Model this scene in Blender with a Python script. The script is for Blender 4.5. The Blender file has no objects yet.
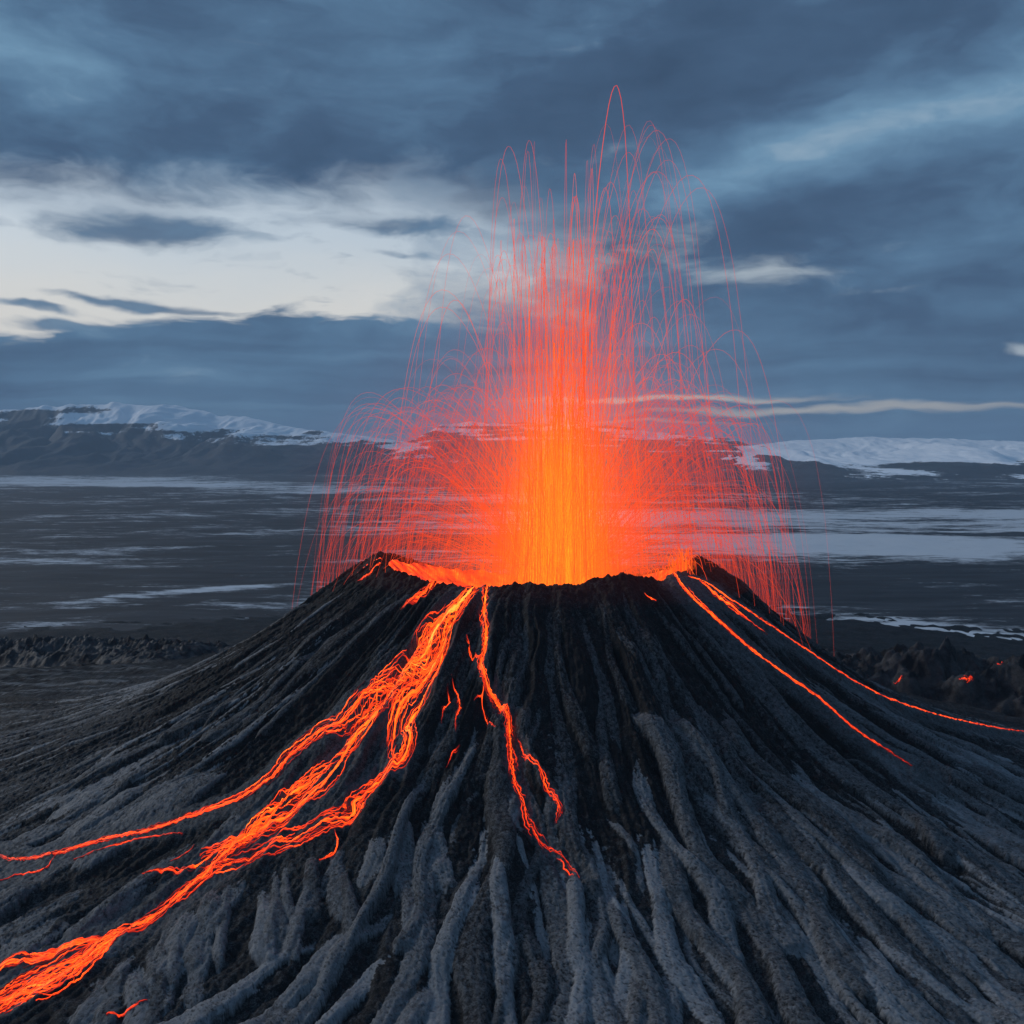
import bpy, math, random
import numpy as np
from mathutils import Vector

R = math.radians
scene = bpy.context.scene
COL = scene.collection
random.seed(7)
rng = np.random.default_rng(11)

# ======================================================================== camera, world, sun, exposure
cam_data = bpy.data.cameras.new('camera')
cam = bpy.data.objects.new('camera', cam_data)
COL.objects.link(cam)
cam.location = (-8.0, -240.0, 100.0)
cam.rotation_euler = (R(90.0) - math.atan(57.0 / 983.0), 0.0, 0.0)
cam_data.sensor_width = 36.0
cam_data.lens = 983.0 / 1024.0 * 36.0
cam_data.clip_start = 0.5
cam_data.clip_end = 60000.0
scene.camera = cam

SUN_EL, SUN_AZ = R(28.0), R(-62.0)                 # azimuth clockwise from +Y, so from the left
EXPOSURE = 0.0

scene.view_settings.view_transform = 'Standard'
scene.view_settings.look = 'None'
scene.view_settings.exposure = EXPOSURE
scene.view_settings.gamma = 1.0
scene.view_settings.use_curve_mapping = False
scene.cycles.max_bounces = 4
scene.cycles.diffuse_bounces = 2
scene.cycles.glossy_bounces = 1
scene.cycles.transmission_bounces = 0
scene.cycles.volume_bounces = 0
scene.cycles.transparent_max_bounces = 8
scene.cycles.sample_clamp_indirect = 3.0
scene.cycles.use_denoising = True


class Nodes:
    """Small shorthand for writing node trees."""
    def __init__(self, tree):
        self.t = tree
        tree.nodes.clear()

    def new(self, kind, **kw):
        n = self.t.nodes.new(kind)
        for k, v in kw.items():
            setattr(n, k, v)
        return n

    def put(self, sock, v):
        if v is None:
            return
        if hasattr(v, 'is_output') or isinstance(v, bpy.types.NodeSocket):
            self.t.links.new(v, sock)
        else:
            sock.default_value = v

    def math(self, op, a, b=None, c=None, clamp=False):
        n = self.new('ShaderNodeMath', operation=op, use_clamp=clamp)
        for s, v in zip(n.inputs, (a, b, c)):
            self.put(s, v)
        return n.outputs[0]

    def add(self, a, b): return self.math('ADD', a, b)
    def sub(self, a, b): return self.math('SUBTRACT', a, b)
    def mul(self, a, b): return self.math('MULTIPLY', a, b)

    def step(self, v, lo, hi, a=0.0, b=1.0):
        n = self.new('ShaderNodeMapRange', interpolation_type='SMOOTHSTEP')
        for s, x in zip(n.inputs, (v, lo, hi, a, b)):
            self.put(s, x)
        return n.outputs[0]

    def lin(self, v, lo, hi, a=0.0, b=1.0):
        n = self.new('ShaderNodeMapRange', interpolation_type='LINEAR', clamp=True)
        for s, x in zip(n.inputs, (v, lo, hi, a, b)):
            self.put(s, x)
        return n.outputs[0]

    def vec(self, x, y, z=0.0):
        n = self.new('ShaderNodeCombineXYZ')
        for s, v in zip(n.inputs, (x, y, z)):
            self.put(s, v)
        return n.outputs[0]

    def vmul(self, v, s):
        n = self.new('ShaderNodeVectorMath', operation='MULTIPLY')
        self.put(n.inputs[0], v)
        self.put(n.inputs[1], s)
        return n.outputs[0]

    def noise(self, v, scale, detail=4.0, rough=0.5, dist=0.0):
        n = self.new('ShaderNodeTexNoise', noise_dimensions='3D')
        self.put(n.inputs['Vector'], v)
        n.inputs['Scale'].default_value = scale
        n.inputs['Detail'].default_value = detail
        n.inputs['Roughness'].default_value = rough
        n.inputs['Distortion'].default_value = dist
        return n.outputs['Fac']

    def mix(self, f, a, b):
        n = self.new('ShaderNodeMix', data_type='RGBA')
        self.put(n.inputs[0], f)
        self.put(n.inputs[6], a)
        self.put(n.inputs[7], b)
        return n.outputs[2]

    def attr(self, name):
        return self.new('ShaderNodeAttribute', attribute_name=name).outputs['Fac']

    def ramp(self, f, stops):
        n = self.new('ShaderNodeValToRGB')
        e = n.color_ramp.elements
        while len(e) < len(stops):
            e.new(0.5)
        for k, (p, c) in enumerate(stops):
            e[k].position = p
            e[k].color = (*c, 1.0)
        self.put(n.inputs[0], f)
        return n.outputs[0]


# ---- sky: a Nishita sky seen through gaps in procedural dusk cloud
world = bpy.data.worlds.new('World')
scene.world = world
world.use_nodes = True
W = Nodes(world.node_tree)
tc = W.new('ShaderNodeTexCoord')
sep = W.new('ShaderNodeSeparateXYZ')
W.t.links.new(tc.outputs['Generated'], sep.inputs[0])
az0 = W.math('ARCTAN2', sep.outputs[0], sep.outputs[1])
el0 = W.math('ARCSINE', sep.outputs[2])
sky = W.new('ShaderNodeTexSky', sky_type='NISHITA', sun_disc=False)
sky.sun_elevation = SUN_EL
sky.sun_rotation = SUN_AZ
sky.altitude = 300.0
sky.air_density = 1.2
sky.dust_density = 2.0
sky.ozone_density = 2.0
# warp the direction a little so that no edge is straight
wn1 = W.noise(W.vec(W.mul(az0, 5.0), W.mul(el0, 14.0), 1.3), 1.0, 4.0, 0.55)
wn2 = W.noise(W.vec(W.mul(az0, 5.0), W.mul(el0, 14.0), 7.9), 1.0, 4.0, 0.55)
az = W.add(az0, W.mul(W.sub(wn1, 0.5), 0.18))
el = W.add(el0, W.mul(W.sub(wn2, 0.5), 0.05))


def blob(a, e, ra, re, slope=0.0):
    da = W.math('DIVIDE', W.sub(az, a), ra)
    de = W.math('DIVIDE', W.sub(W.sub(el, e), W.mul(W.sub(az, a), slope)), re)
    q = W.add(W.mul(da, da), W.mul(de, de))
    return W.math('EXPONENT', W.mul(q, -1.0))


def curve(x, pts):
    n = W.new('ShaderNodeFloatCurve')
    W.put(n.inputs['Value'], W.lin(x, -0.7, 0.7))
    c = n.mapping.curves[0]
    c.points[0].location = (0.0, pts[0][1])
    c.points[1].location = (1.0, pts[-1][1])
    for a, v in pts[1:-1]:
        c.points.new((a + 0.7) / 1.4, v)
    n.mapping.update()
    return n.outputs[0]


big = W.noise(W.vec(W.mul(az, 3.4), W.mul(el, 8.5), 3.1), 1.0, 8.0, 0.55)
mid = W.noise(W.vec(W.mul(az, 9.0), W.mul(el, 18.0), 11.7), 1.0, 8.0, 0.58)
fine = W.noise(W.vec(W.mul(az, 16.0), W.mul(el, 70.0), 5.2), 1.0, 6.0, 0.55)
strat = W.noise(W.vec(W.mul(az, 2.5), W.mul(el, 75.0), 2.2), 1.0, 6.0, 0.5)

# the bright gap on the left
upper = curve(az, [(-0.7, .245), (-.48, .250), (-.33, .262), (-.15, .270), (0.0, .268), (.15, .24), (.7, .20)])
lower = curve(az, [(-0.7, .098), (-.48, .104), (-.40, .114), (-.31, .131), (-.2, .135), (-.08, .130), (.05, .126), (.2, .13), (.7, .13)])
soft = W.add(W.mul(W.sub(mid, .5), .085), W.mul(W.sub(fine, .5), .02))
g1 = W.step(W.sub(W.add(upper, soft), el), -.016, .046)
elh = W.add(W.mul(el, .45), W.mul(el0, .55))
g2 = W.step(W.sub(elh, W.add(lower, W.add(W.mul(W.sub(fine, .5), .03), W.mul(W.sub(strat, .5), .022)))), -.003, .008)
side = W.lin(W.add(az, W.mul(W.sub(mid, .5), .5)), -.11, .09, 1.0, 0.0)
gap = W.mul(W.mul(g1, g2), side)
# dark cloudlets floating in the gap
cl = W.math('MAXIMUM', blob(-.375, .208, .085, .024, .05), W.mul(blob(-.50, .200, .045, .010), .8))
cl = W.math('MAXIMUM', cl, W.mul(blob(-.44, .134, .04, .004, -.06), .9))
cl = W.math('MAXIMUM', cl, W.mul(blob(-.43, .120, .07, .005, .03), .8))
cl = W.math('MAXIMUM', cl, W.mul(blob(-.30, .125, .08, .007), .7))
cl = W.math('MAXIMUM', cl, W.mul(blob(-.12, .225, .14, .014), .75))
cl = W.math('MAXIMUM', cl, W.mul(blob(-.36, .142, .10, .005, -.03), .8))
cl = W.math('MAXIMUM', cl, W.mul(blob(-.10, .196, .06, .006), .6))
cl = W.step(W.add(W.add(cl, W.mul(W.sub(mid, .5), 1.5)), W.mul(W.sub(fine, .5), .5)), .22, .85)
wisp = W.mul(W.step(fine, .56, .78), .35)
gap = W.mul(gap, W.sub(1.0, W.math('MAXIMUM', W.mul(cl, .92), wisp)))
# smaller openings on the right
sp = W.math('MAXIMUM', W.mul(blob(.235, .172, .065, .020, -.02), 1.0), W.mul(blob(.06, .20, .14, .03), .6))
sp = W.math('MAXIMUM', sp, W.mul(blob(.33, .150, .06, .005), .5))
sp = W.math('MAXIMUM', sp, W.mul(blob(.49, .098, .035, .006), 1.2))
sp = W.mul(W.step(W.add(W.add(sp, W.mul(W.sub(mid, .5), 1.5)), W.mul(W.sub(fine, .5), .9)), .25, 1.15), .8)
st = W.math('MAXIMUM', blob(.30, .0455, .26, .0050, .012), W.mul(blob(.16, .0560, .16, .0035, -.02), .9))
st = W.math('MAXIMUM', st, W.mul(blob(.10, .034, .22, .003), .8))
st = W.step(W.add(st, W.mul(W.sub(strat, .5), 1.5)), .30, 1.1)
# cloud body: dark slate with paler veils
veil = W.add(W.add(W.mul(W.sub(big, .5), 2.1), W.mul(W.sub(mid, .5), 1.25)), W.mul(W.sub(fine, .5), .35))
veil = W.add(veil, W.mul(blob(.36, .295, .26, .024, .19), .55))
veil = W.add(veil, W.mul(blob(-.45, .355, .14, .05, -.3), .5))
veil = W.add(veil, W.mul(blob(.45, .19, .10, .02, .1), .25))
veil = W.sub(veil, W.mul(blob(.10, .36, .35, .05, -.03), .35))
veil = W.sub(veil, W.mul(blob(.35, .245, .25, .022, .2), .35))
veil = W.sub(veil, W.mul(blob(-.1, .29, .35, .02, 0.0), .15))
low = W.step(el, .125, .105)
veil = W.add(W.mul(veil, W.sub(1.0, W.mul(low, .45))), W.mul(low, W.mul(W.sub(strat, .5), .9)))
veil = W.add(veil, W.mul(W.step(el, .075, .01), .25))
cloud = W.ramp(W.add(W.mul(veil, .5), .5), [(0.0, (.036, .070, .132)), (.36, (.057, .110, .198)), (.58, (.092, .182, .302)), (.8, (.155, .29, .435)), (1.0, (.33, .45, .56))])
clear = W.mix(0.72, W.vmul(sky.outputs[0], (0.10, 0.10, 0.10)), (.62, .70, .77, 1))
warm = W.mix(W.step(el, .22, .11), clear, (.80, .78, .73, 1))
colr = W.mix(gap, cloud, warm)
colr = W.mix(sp, colr, (.50, .57, .62, 1))
colr = W.mix(W.mul(st, .85), colr, (.64, .60, .53, 1))
# unseen sky high overhead made brighter to add light on the land
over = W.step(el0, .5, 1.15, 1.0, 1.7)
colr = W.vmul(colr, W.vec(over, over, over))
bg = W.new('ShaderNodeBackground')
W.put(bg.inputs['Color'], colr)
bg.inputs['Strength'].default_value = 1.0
wo = W.new('ShaderNodeOutputWorld')
W.t.links.new(bg.outputs[0], wo.inputs['Surface'])

sun_data = bpy.data.lights.new('sun', 'SUN')
sun_data.energy = 1.4
sun_data.angle = R(11.0)
sun_data.color = (1.0, .96, .92)
sun = bpy.data.objects.new('sun', sun_data)
COL.objects.link(sun)
sd = Vector((math.sin(SUN_AZ) * math.cos(SUN_EL), math.cos(SUN_AZ) * math.cos(SUN_EL), math.sin(SUN_EL)))
sun.rotation_euler = sd.to_track_quat('Z', 'Y').to_euler()

# ======================================================================== helpers
def link_mesh(name, verts, faces, mat=None, parent=None, smooth=True, attrs=None):
    """verts (n,3) and faces (m,k) with one k, linked as one mesh object."""
    verts = np.asarray(verts, np.float32)
    faces = np.asarray(faces, np.int32)
    me = bpy.data.meshes.new(name)
    me.vertices.add(len(verts))
    me.vertices.foreach_set('co', verts.ravel())
    k = faces.shape[1]
    me.loops.add(faces.size)
    me.loops.foreach_set('vertex_index', faces.ravel())
    me.polygons.add(len(faces))
    me.polygons.foreach_set('loop_start', np.arange(0, faces.size, k, dtype=np.int32))
    me.update(calc_edges=True)
    me.polygons.foreach_set('use_smooth', np.full(len(faces), smooth))
    for an, av in (attrs or {}).items():
        at = me.attributes.new(an, 'FLOAT', 'POINT')
        at.data.foreach_set('value', np.asarray(av, np.float32).ravel())
    me.validate()
    ob = bpy.data.objects.new(name, me)
    COL.objects.link(ob)
    if mat:
        me.materials.append(mat)
    if parent:
        ob.parent = parent
    return ob


def tag(o, label=None, cat=None, group=None, kind=None):
    for k, v in (('label', label), ('category', cat), ('group', group), ('kind', kind)):
        if v:
            o[k] = v
    return o


def grid_faces(n, m, wrap_cols=False):
    """n rows, m columns, row-major."""
    i = np.arange(n - 1)[:, None]
    j = np.arange(m if wrap_cols else m - 1)[None, :]
    j2 = (j + 1) % m
    a = i * m + j
    b = i * m + j2
    c = (i + 1) * m + j2
    d = (i + 1) * m + j
    return np.stack(np.broadcast_arrays(a, b, c, d), -1).reshape(-1, 4)


_perm = np.random.default_rng(3).permutation(4096).astype(np.int64)
_ga = np.random.default_rng(4).uniform(0, 2 * np.pi, 4096)
_gx, _gy = np.cos(_ga).astype(np.float32), np.sin(_ga).astype(np.float32)


def pn(x, y, seed=0):
    """2D gradient noise, about -0.7..0.7."""
    x = np.asarray(x, np.float64) + seed * 17.31
    y = np.asarray(y, np.float64) + seed * 9.77
    xi, yi = np.floor(x).astype(np.int64), np.floor(y).astype(np.int64)
    fx, fy = (x - xi).astype(np.float32), (y - yi).astype(np.float32)
    u = fx * fx * fx * (fx * (fx * 6 - 15) + 10)
    v = fy * fy * fy * (fy * (fy * 6 - 15) + 10)

    def g(ix, iy, dx, dy):
        h = _perm[(_perm[ix & 4095] + iy) & 4095]
        return _gx[h] * dx + _gy[h] * dy
    a, b = g(xi, yi, fx, fy), g(xi + 1, yi, fx - 1, fy)
    c, d = g(xi, yi + 1, fx, fy - 1), g(xi + 1, yi + 1, fx - 1, fy - 1)
    return (a * (1 - u) + b * u) * (1 - v) + (c * (1 - u) + d * u) * v


def fbm(x, y, oct=4, seed=0, gain=.5):
    s, a, f = 0.0, 1.0, 1.0
    for k in range(oct):
        s = s + a * pn(x * f, y * f, seed + k * 5)
        a *= gain
        f *= 2.03
    return s


def sstep(x, a, b):
    t = np.clip((x - a) / (b - a), 0, 1)
    return t * t * (3 - 2 * t)

# ---- cone profile -------------------------------------------------------

PR = np.array([0, 40, 60, 80, 100, 117, 133, 150, 200, 260, 320, 400, 520], float)
PL = np.array([87, 75.5, 61.8, 50, 40.8, 35, 31.2, 28, 20.5, 12, 4.5, -.6, -3], float)
PT = np.array([87, 74.5, 57.2, 44, 34.8, 29, 25.6, 23, 16.5, 9.5, 3.5, -.6, -3], float)
_r = np.arange(0, 521, 1.0)
def _smooth(a, k=9):
    p = np.concatenate([np.full(k, a[0]) - (np.arange(k, 0, -1)) * (a[0] - a[1]), a, np.full(k, a[-1])])
    return np.convolve(p, np.ones(2 * k + 1) / (2 * k + 1), 'same')[k:-k]
TL, TR = _smooth(np.interp(_r, PR, PL)), _smooth(np.interp(_r, PR, PT))
RIM_A = np.radians([-200, -185, -170, -151, -130, -112, -100, -82, -76, -67, -60, -52, -30, -12, 0, 20, 45, 90, 130, 160])
RIM_Z = np.array([75, 76.5, 76, 74.6, 73.3, 72.2, 73.2, 73.2, 74.3, 75.2, 74.2, 72.2, 74, 74.6, 74.2, 72, 67, 64.6, 69, 75])
RIM_R = np.array([41, 41, 40.5, 40, 39.5, 38.5, 38, 38, 38, 38, 38, 38, 36.5, 36, 36, 37, 38, 39, 40, 41.])
def wrap(t): return (t + math.radians(200)) % (2 * math.pi) - math.radians(200)
def cone_base(r, th):
    th = wrap(th)
    t = .5 + .5 * np.cos(th)
    z = np.interp(r, _r, TL) * (1 - t) + np.interp(r, _r, TR) * t
    z40 = np.interp(40.0, _r, TL) * (1 - t) + np.interp(40.0, _r, TR) * t
    rz, rr = np.interp(th, RIM_A, RIM_Z), np.interp(th, RIM_A, RIM_R)
    back = np.clip(np.sin(th), 0, 1)
    fall = 9 + 26 * back
    z = z + (rz - z40) * np.exp(-np.abs(r - rr) / fall)
    inner = np.maximum(rz + (r - rr) * .8, 63.0 - 0.02 * (rr - r))
    d = z - inner                                   # a rounded crest where the two slopes meet
    k = .7
    return np.where(r < rr + 6, .5 * (z + inner - np.sqrt(d * d + k * k)), z)

# where molten rock runs on the cone (ground positions in metres, crater at the origin)
TRACES = {
    'west_trunk': [(-16, -36.5), (-20.2, -42.9), (-23.0, -46.5), (-24.7, -52.7), (-27.6, -55.4), (-30.0, -58.3), (-32.2, -61.1), (-35.1, -67.6), (-36.9, -72.7), (-39.4, -78.1), (-42.9, -81.1), (-47.1, -84.5), (-50.5, -87.0), (-53.4, -90.6), (-54.4, -92.4), (-55.0, -93.8), (-57.8, -97.0), (-59.9, -99.8), (-62.0, -102.0), (-65.2, -103.3), (-67.1, -106.3), (-69.5, -109.0), (-72.6, -111.9), (-74.6, -116.0), (-77.6, -119.7), (-83.8, -129.3)],
    'west_upper': [(-24.7, -52.7), (-28.1, -55.2), (-31.8, -57.1), (-35.4, -58.9), (-39.2, -64.2), (-42.6, -65.2), (-47.1, -69.6), (-49.5, -74.2), (-53.8, -77.6), (-60.1, -79.2), (-67.8, -80.9), (-76.1, -80.8), (-83.7, -82.4), (-90.9, -81.2), (-97.9, -75.9)],
    'west_inner': [(-18.2, -41.2), (-20.5, -46.7), (-21.6, -51.8), (-24.1, -57.1), (-27.5, -61.4), (-28.7, -65.6), (-28.9, -69.4), (-28.5, -74.9), (-27.8, -77.2)],
    'west_inner_b': [(-21.1, -52.0), (-22.6, -58.6), (-25.4, -63.6), (-26.6, -67.8), (-25.7, -72.2), (-26.6, -76.3), (-28.8, -77.8), (-31.5, -79.7), (-33.7, -82.0), (-33.8, -84.3), (-37.5, -86.3), (-41.2, -88.2), (-44.6, -89.1), (-48.5, -90.9), (-52.9, -92.2), (-55.5, -93.7)],
    'west_mid': [(-32.2, -61.1), (-33.1, -64.9), (-35.6, -69.4), (-37.9, -71.6), (-41.0, -73.8), (-46.4, -80.3), (-49.9, -85.9), (-49.5, -86.9), (-53.2, -88.3), (-56.8, -89.7)],
    'west_lower_side': [(-48.6, -85.3), (-50.7, -86.7), (-52.7, -88.4), (-55.3, -90.3), (-57.9, -92.1), (-62.0, -91.7), (-64.9, -92.3)],
    'west_tail': [(-65.2, -103.3), (-68.5, -104.0), (-71.4, -105.7), (-74.0, -107.6), (-78.3, -108.9), (-85.3, -116.5)],
    'west_tail_b': [(-62.7, -102.1), (-65.0, -104.6), (-66.8, -108.9), (-69.5, -112.8), (-72.5, -114.9), (-74.3, -116.7), (-75.5, -118.1)],
    'west_dim': [(-61.6, -83.2), (-70.0, -82.9), (-73.5, -84.7), (-78.3, -85.8)],
    'west_dim_b': [(-82.4, -83.7), (-82.7, -86.9), (-86.2, -87.2), (-89.0, -88.2)],
    'west_dim_c': [(-58.6, -86.9), (-59.1, -88.3), (-61.6, -89.3)],
    'hook': [(-36.0, -88.1), (-35.1, -90.3), (-35.3, -92.2), (-36.2, -93.4), (-37.3, -94.0)],
    'bottom_streak': [(-54.5, -118.5), (-56.6, -119.7), (-58.8, -120.8)],
    'centre': [(-13, -36.6), (-13.5, -44.8), (-13.1, -50.5), (-13.2, -54.9), (-13.8, -57.6), (-12.8, -60.9), (-11.3, -63.2), (-9.7, -66.0), (-8.6, -68.6), (-8.4, -72.1), (-7.9, -76.1), (-7.7, -79.6), (-7.1, -82.6), (-6.1, -85.0), (-5.6, -88.4), (-3.4, -92.2), (-0.5, -94.9), (1.9, -98.8)],
    'centre_b': [(-16.8, -50.7), (-15.6, -54.5), (-13.6, -57.6)],
    'centre_c': [(-13.0, -61.9), (-13.4, -63.5), (-14.8, -65.0)],
    'centre_d': [(-7.0, -72.6), (-5.5, -76.7), (-3.2, -79.1), (-2.5, -82.0), (-0.9, -84.7), (-0.4, -86.5), (-1.1, -89.4)],
    'centre_e': [(-13.0, -61.4), (-13.4, -64.5), (-12.2, -68.4), (-10.8, -71.5)],
    'small_a': [(-19.2, -59.9), (-17.8, -62.9), (-17.4, -66.1), (-18.0, -69.2), (-17.8, -71.3)],
    'small_b': [(-19.8, -62.0), (-19.4, -65.0), (-20.2, -66.4), (-20.5, -68.9)],
    'small_c': [(-17.1, -73.0), (-18.3, -74.9), (-19.0, -77.4)],
    'upper_a': [(-24.0, -31.5), (-26.5, -34.9), (-28.6, -36.2), (-31.1, -37.3)],
    'upper_b': [(-38.8, -8.6), (-41.6, -7.0), (-45.5, -5.2), (-51, -4.0)],
    'upper_c': [(-38.4, -13.5), (-40.5, -15.3), (-43.4, -15.6)],
    'upper_d': [(-32.5, -38.9), (-35.2, -41.7)],
    'east': [(27.0, -27.0), (28.2, -31.5), (30.7, -35.8), (35.3, -38.8), (39.0, -41.0), (43.6, -43.3), (48.2, -44.9), (52.7, -46.8), (55.7, -49.9), (58.5, -53.2), (61.0, -54.6), (67.1, -58.5)],
    'east_outer': [(30.0, -27.8), (34.5, -27.3), (38.7, -28.2), (44.2, -27.7), (51.1, -27.0), (57.8, -26.6), (64.2, -27.4), (71.0, -27.1), (79.2, -23.2), (92.0, -14.5), (108.2, -0.5), (123.9, 9.4), (136.5, 14.3)],
    'east_mid': [(32.7, -27.8), (36.1, -29.9), (40.4, -30.2), (46.7, -31.2)],
    'spot_a': [(15.6, -41.4), (15.0, -43.3)],
    'spot_b': [(19.3, -39.0), (20.2, -39.4), (21.5, -40.3)],
}

# ======================================================================== volcano
def build_terrain():
    rr = np.concatenate([np.linspace(0, 30, 26)[:-1], np.linspace(30, 132, 520)[:-1],
                         132 * (250 / 132) ** np.linspace(0, 1, 200)[:-1],
                         250 * (520 / 250) ** np.linspace(0, 1, 60)])
    rr[0] = .05
    th = np.concatenate([np.linspace(R(-200), R(15), 2300)[:-1], np.linspace(R(15), R(160), 300)[:-1]])
    n, m = len(rr), len(th)
    r, t = np.meshgrid(rr, th, indexing='ij')
    x, y = r * np.cos(t), r * np.sin(t)
    B = cone_base(r, t)
    flank = sstep(r, 37, 50) * (1 - sstep(r, 180, 330))
    # broad ribs and gullies that run down the slope
    wx = fbm(x / 22, y / 22, 3, 1)
    wy = fbm(x / 9, y / 9, 3, 21)
    rib = np.abs(pn(t * 10 + wx * .55 + wy * .10, r / 60, 31)) * 2
    rib2 = np.abs(pn(t * 24 + wx * .9 + wy * .25, r / 34, 37)) * 2
    rib3 = np.abs(pn(t * 60 + wx * 1.6 + wy * .5, r / 22, 43)) * 2
    front = sstep(np.sin(t), .25, -.35)
    low = sstep(r, 75, 105)
    B = B + flank * ((rib - .5) * (1.2 + 1.5 * front) * (1 - .5 * low) + (rib2 - .5) * 1.3 * (1 - .4 * low) + (rib3 - .5) * .55 * sstep(r, 40, 60))
    # rim crags
    crest = np.exp(-((r - 39) / 4.5) ** 2)
    jag = fbm(x / 3.2, y / 3.2, 4, 51)
    B = B + crest * (np.abs(jag) * 1.6 - .35) * (.55 + .45 * front)
    out = sstep(r, 150, 260)
    B = B + out * (fbm(x / 16, y / 16, 4, 61) * 1.5 + np.abs(fbm(x / 5, y / 5, 4, 63)) * 1.6) * (1 - sstep(r, 420, 500))
    rough1 = fbm(x / 1.5, y / 1.5, 3, 71)
    rough2 = fbm(x / .55, y / .55, 2, 81)
    H = B + (rough1 * .42 + rough2 * .22) * sstep(r, 34, 44)
    rock = .10 + .10 * np.clip(wx, -1, 1) + rough1 * .10 + .08 * low - .16 * sstep(r, 140, 190)
    rope = fbm(x / .9, y / .9, 3, 91)

    def tongue(ra, ta, wa, ha, shade, lift, lam):
        i0, i1 = np.searchsorted(rr, ra[0]), np.searchsorted(rr, ra[-1])
        if i1 - i0 < 4:
            return
        rs = rr[i0:i1]
        tc_ = np.interp(rs, ra, ta)
        w = np.interp(rs, ra, wa)
        h = np.interp(rs, ra, ha)
        sl = np.gradient(tc_, rs) * rs
        ca = 1 / np.sqrt(1 + sl * sl)
        half = (w * 1.15 / ca / rs)
        j0, j1 = np.searchsorted(th, (tc_ - half).min()), np.searchsorted(th, (tc_ + half).max())
        if j1 - j0 < 3:
            return
        s = (slice(i0, i1), slice(j0, j1))
        d = (th[None, j0:j1] - tc_[:, None]) * rs[:, None] * ca[:, None]
        edge = 1 + .17 * rope[s] + .25 * wy[s]
        q = d / (w[:, None] * edge)
        a = 1 - q * q
        body = np.sqrt(np.clip(a, 0, 1)) ** .46
        ln = np.concatenate([[0], np.cumsum(np.hypot(np.diff(rs), rs[1:] * np.diff(tc_)))])
        ph = (ln[:, None] - 1.1 * w[:, None] * (1 - q * q)) / lam + 1.2 * rope[s] + .8 * wx[s]
        cr = np.abs(np.sin(np.pi * ph))
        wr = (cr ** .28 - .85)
        jc = np.clip(np.searchsorted(th, tc_), 0, m - 1)
        bc = np.convolve(np.pad(B[np.arange(i0, i1), jc], 6, 'edge'), np.ones(13) / 13, 'valid')
        keel = .75 * bc[:, None] + .25 * B[s] - .35
        top = keel + lift * body * np.minimum(1, h / (h.max() + 1e-6) * 1.4)[:, None] + h[:, None] * body + wr * body * .26 * min(1.2, lam) + rope[s] * .07 + rough2[s] * .04
        gr = np.abs(pn(q * 1.9 + rng.uniform(0, 99), ln[:, None] / 5.5 + .2 * rope[s], 7)) - .24
        top = top + gr * body * .22 * min(1.3, wa.max())
        win = (a > 0) & (top > H[s])
        H[s] = np.where(win, top, H[s])
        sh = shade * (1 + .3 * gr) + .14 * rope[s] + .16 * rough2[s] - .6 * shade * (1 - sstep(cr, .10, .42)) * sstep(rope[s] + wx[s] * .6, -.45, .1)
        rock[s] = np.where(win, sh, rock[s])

    def make(r0, t0, length, w, h, drift, shade, lift, lam, wander=1.0):
        k = max(8, int(length / 1.5))
        u = np.linspace(0, 1, k)
        ra = r0 + u * length
        ph = rng.uniform(0, 6.28, 4)
        fr = rng.uniform(.6, 1.5, 2) * length / 40
        off = (np.sin(u * fr[0] * 6.28 + ph[0]) * 1.2 + np.sin(u * fr[1] * 2.1 * 6.28 + ph[1]) * .22) * wander
        off = off - off[0] + drift * u * length
        ta = t0 + off / ra
        wa = w * (.75 + .35 * u + .18 * np.sin(u * length / 4.5 + ph[2])) * np.sqrt(np.clip(1 - ((u - .12).clip(-.12, 0) / .12) ** 2, 0.02, 1))
        end = np.clip((1 - u) * length / (w * 1.1), 0, 1)
        wa = wa * np.sqrt(np.clip(1 - (1 - end) ** 2, .02, 1))
        ha = h * (.12 + .88 * sstep(u, 0, .35)) * (.8 + .2 * np.sin(u * 9 + ph[3])) * np.sqrt(np.clip(1 - (1 - end) ** 2, .03, 1))
        tongue(ra, ta, wa, ha, shade, lift, lam)

    # A: broad old ribs from near the rim
    for t0 in np.arange(R(-150), R(5), R(3.1)):
        a = t0 + rng.normal(0, R(1.0))
        make(rng.uniform(40.5, 52), a, rng.uniform(22, 52), rng.uniform(.75, 1.5), rng.uniform(.7, 1.4), rng.normal(0, .03),
             rng.uniform(.20, .36), rng.uniform(.1, .5), rng.uniform(1.2, 2.5), 1.0)
    # smooth wide slabs beside the long western flow
    for k in range(22):
        a = R(rng.uniform(-147, -121))
        make(rng.uniform(88, 125), a, rng.uniform(12, 30), rng.uniform(1.6, 3.6), rng.uniform(.7, 1.2), rng.normal(0, .06),
             rng.uniform(.40, .66), rng.uniform(0, .5), rng.uniform(3, 6), .8)
    # B: rope lobes of the lower front and right
    for k in range(112):
        a = R(rng.uniform(-112, -20))
        r0 = 50 + 70 * rng.random() ** .8
        if a < R(-101) and r0 > 78:
            continue
        w = rng.uniform(1.0, 2.1)
        make(r0, a, rng.uniform(34, 95), w, rng.uniform(.95, 1.6) * (w / 1.2) ** .5, rng.normal(.03, .028),
             rng.uniform(.45, .9) * (.55 + .45 * min(1, (r0 - 56) / 35)), rng.uniform(0, .8), rng.uniform(.6, 1.2), 1.15)
    # C: narrow strands between them
    for k in range(80):
        a = R(rng.uniform(-101, -22))
        make(rng.uniform(70, 128), a, rng.uniform(8, 34), rng.uniform(.4, .8), rng.uniform(.4, .7), rng.normal(.02, .08),
             rng.uniform(.35, .75), rng.uniform(0, .3), rng.uniform(.4, .7), 1.3)
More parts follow.
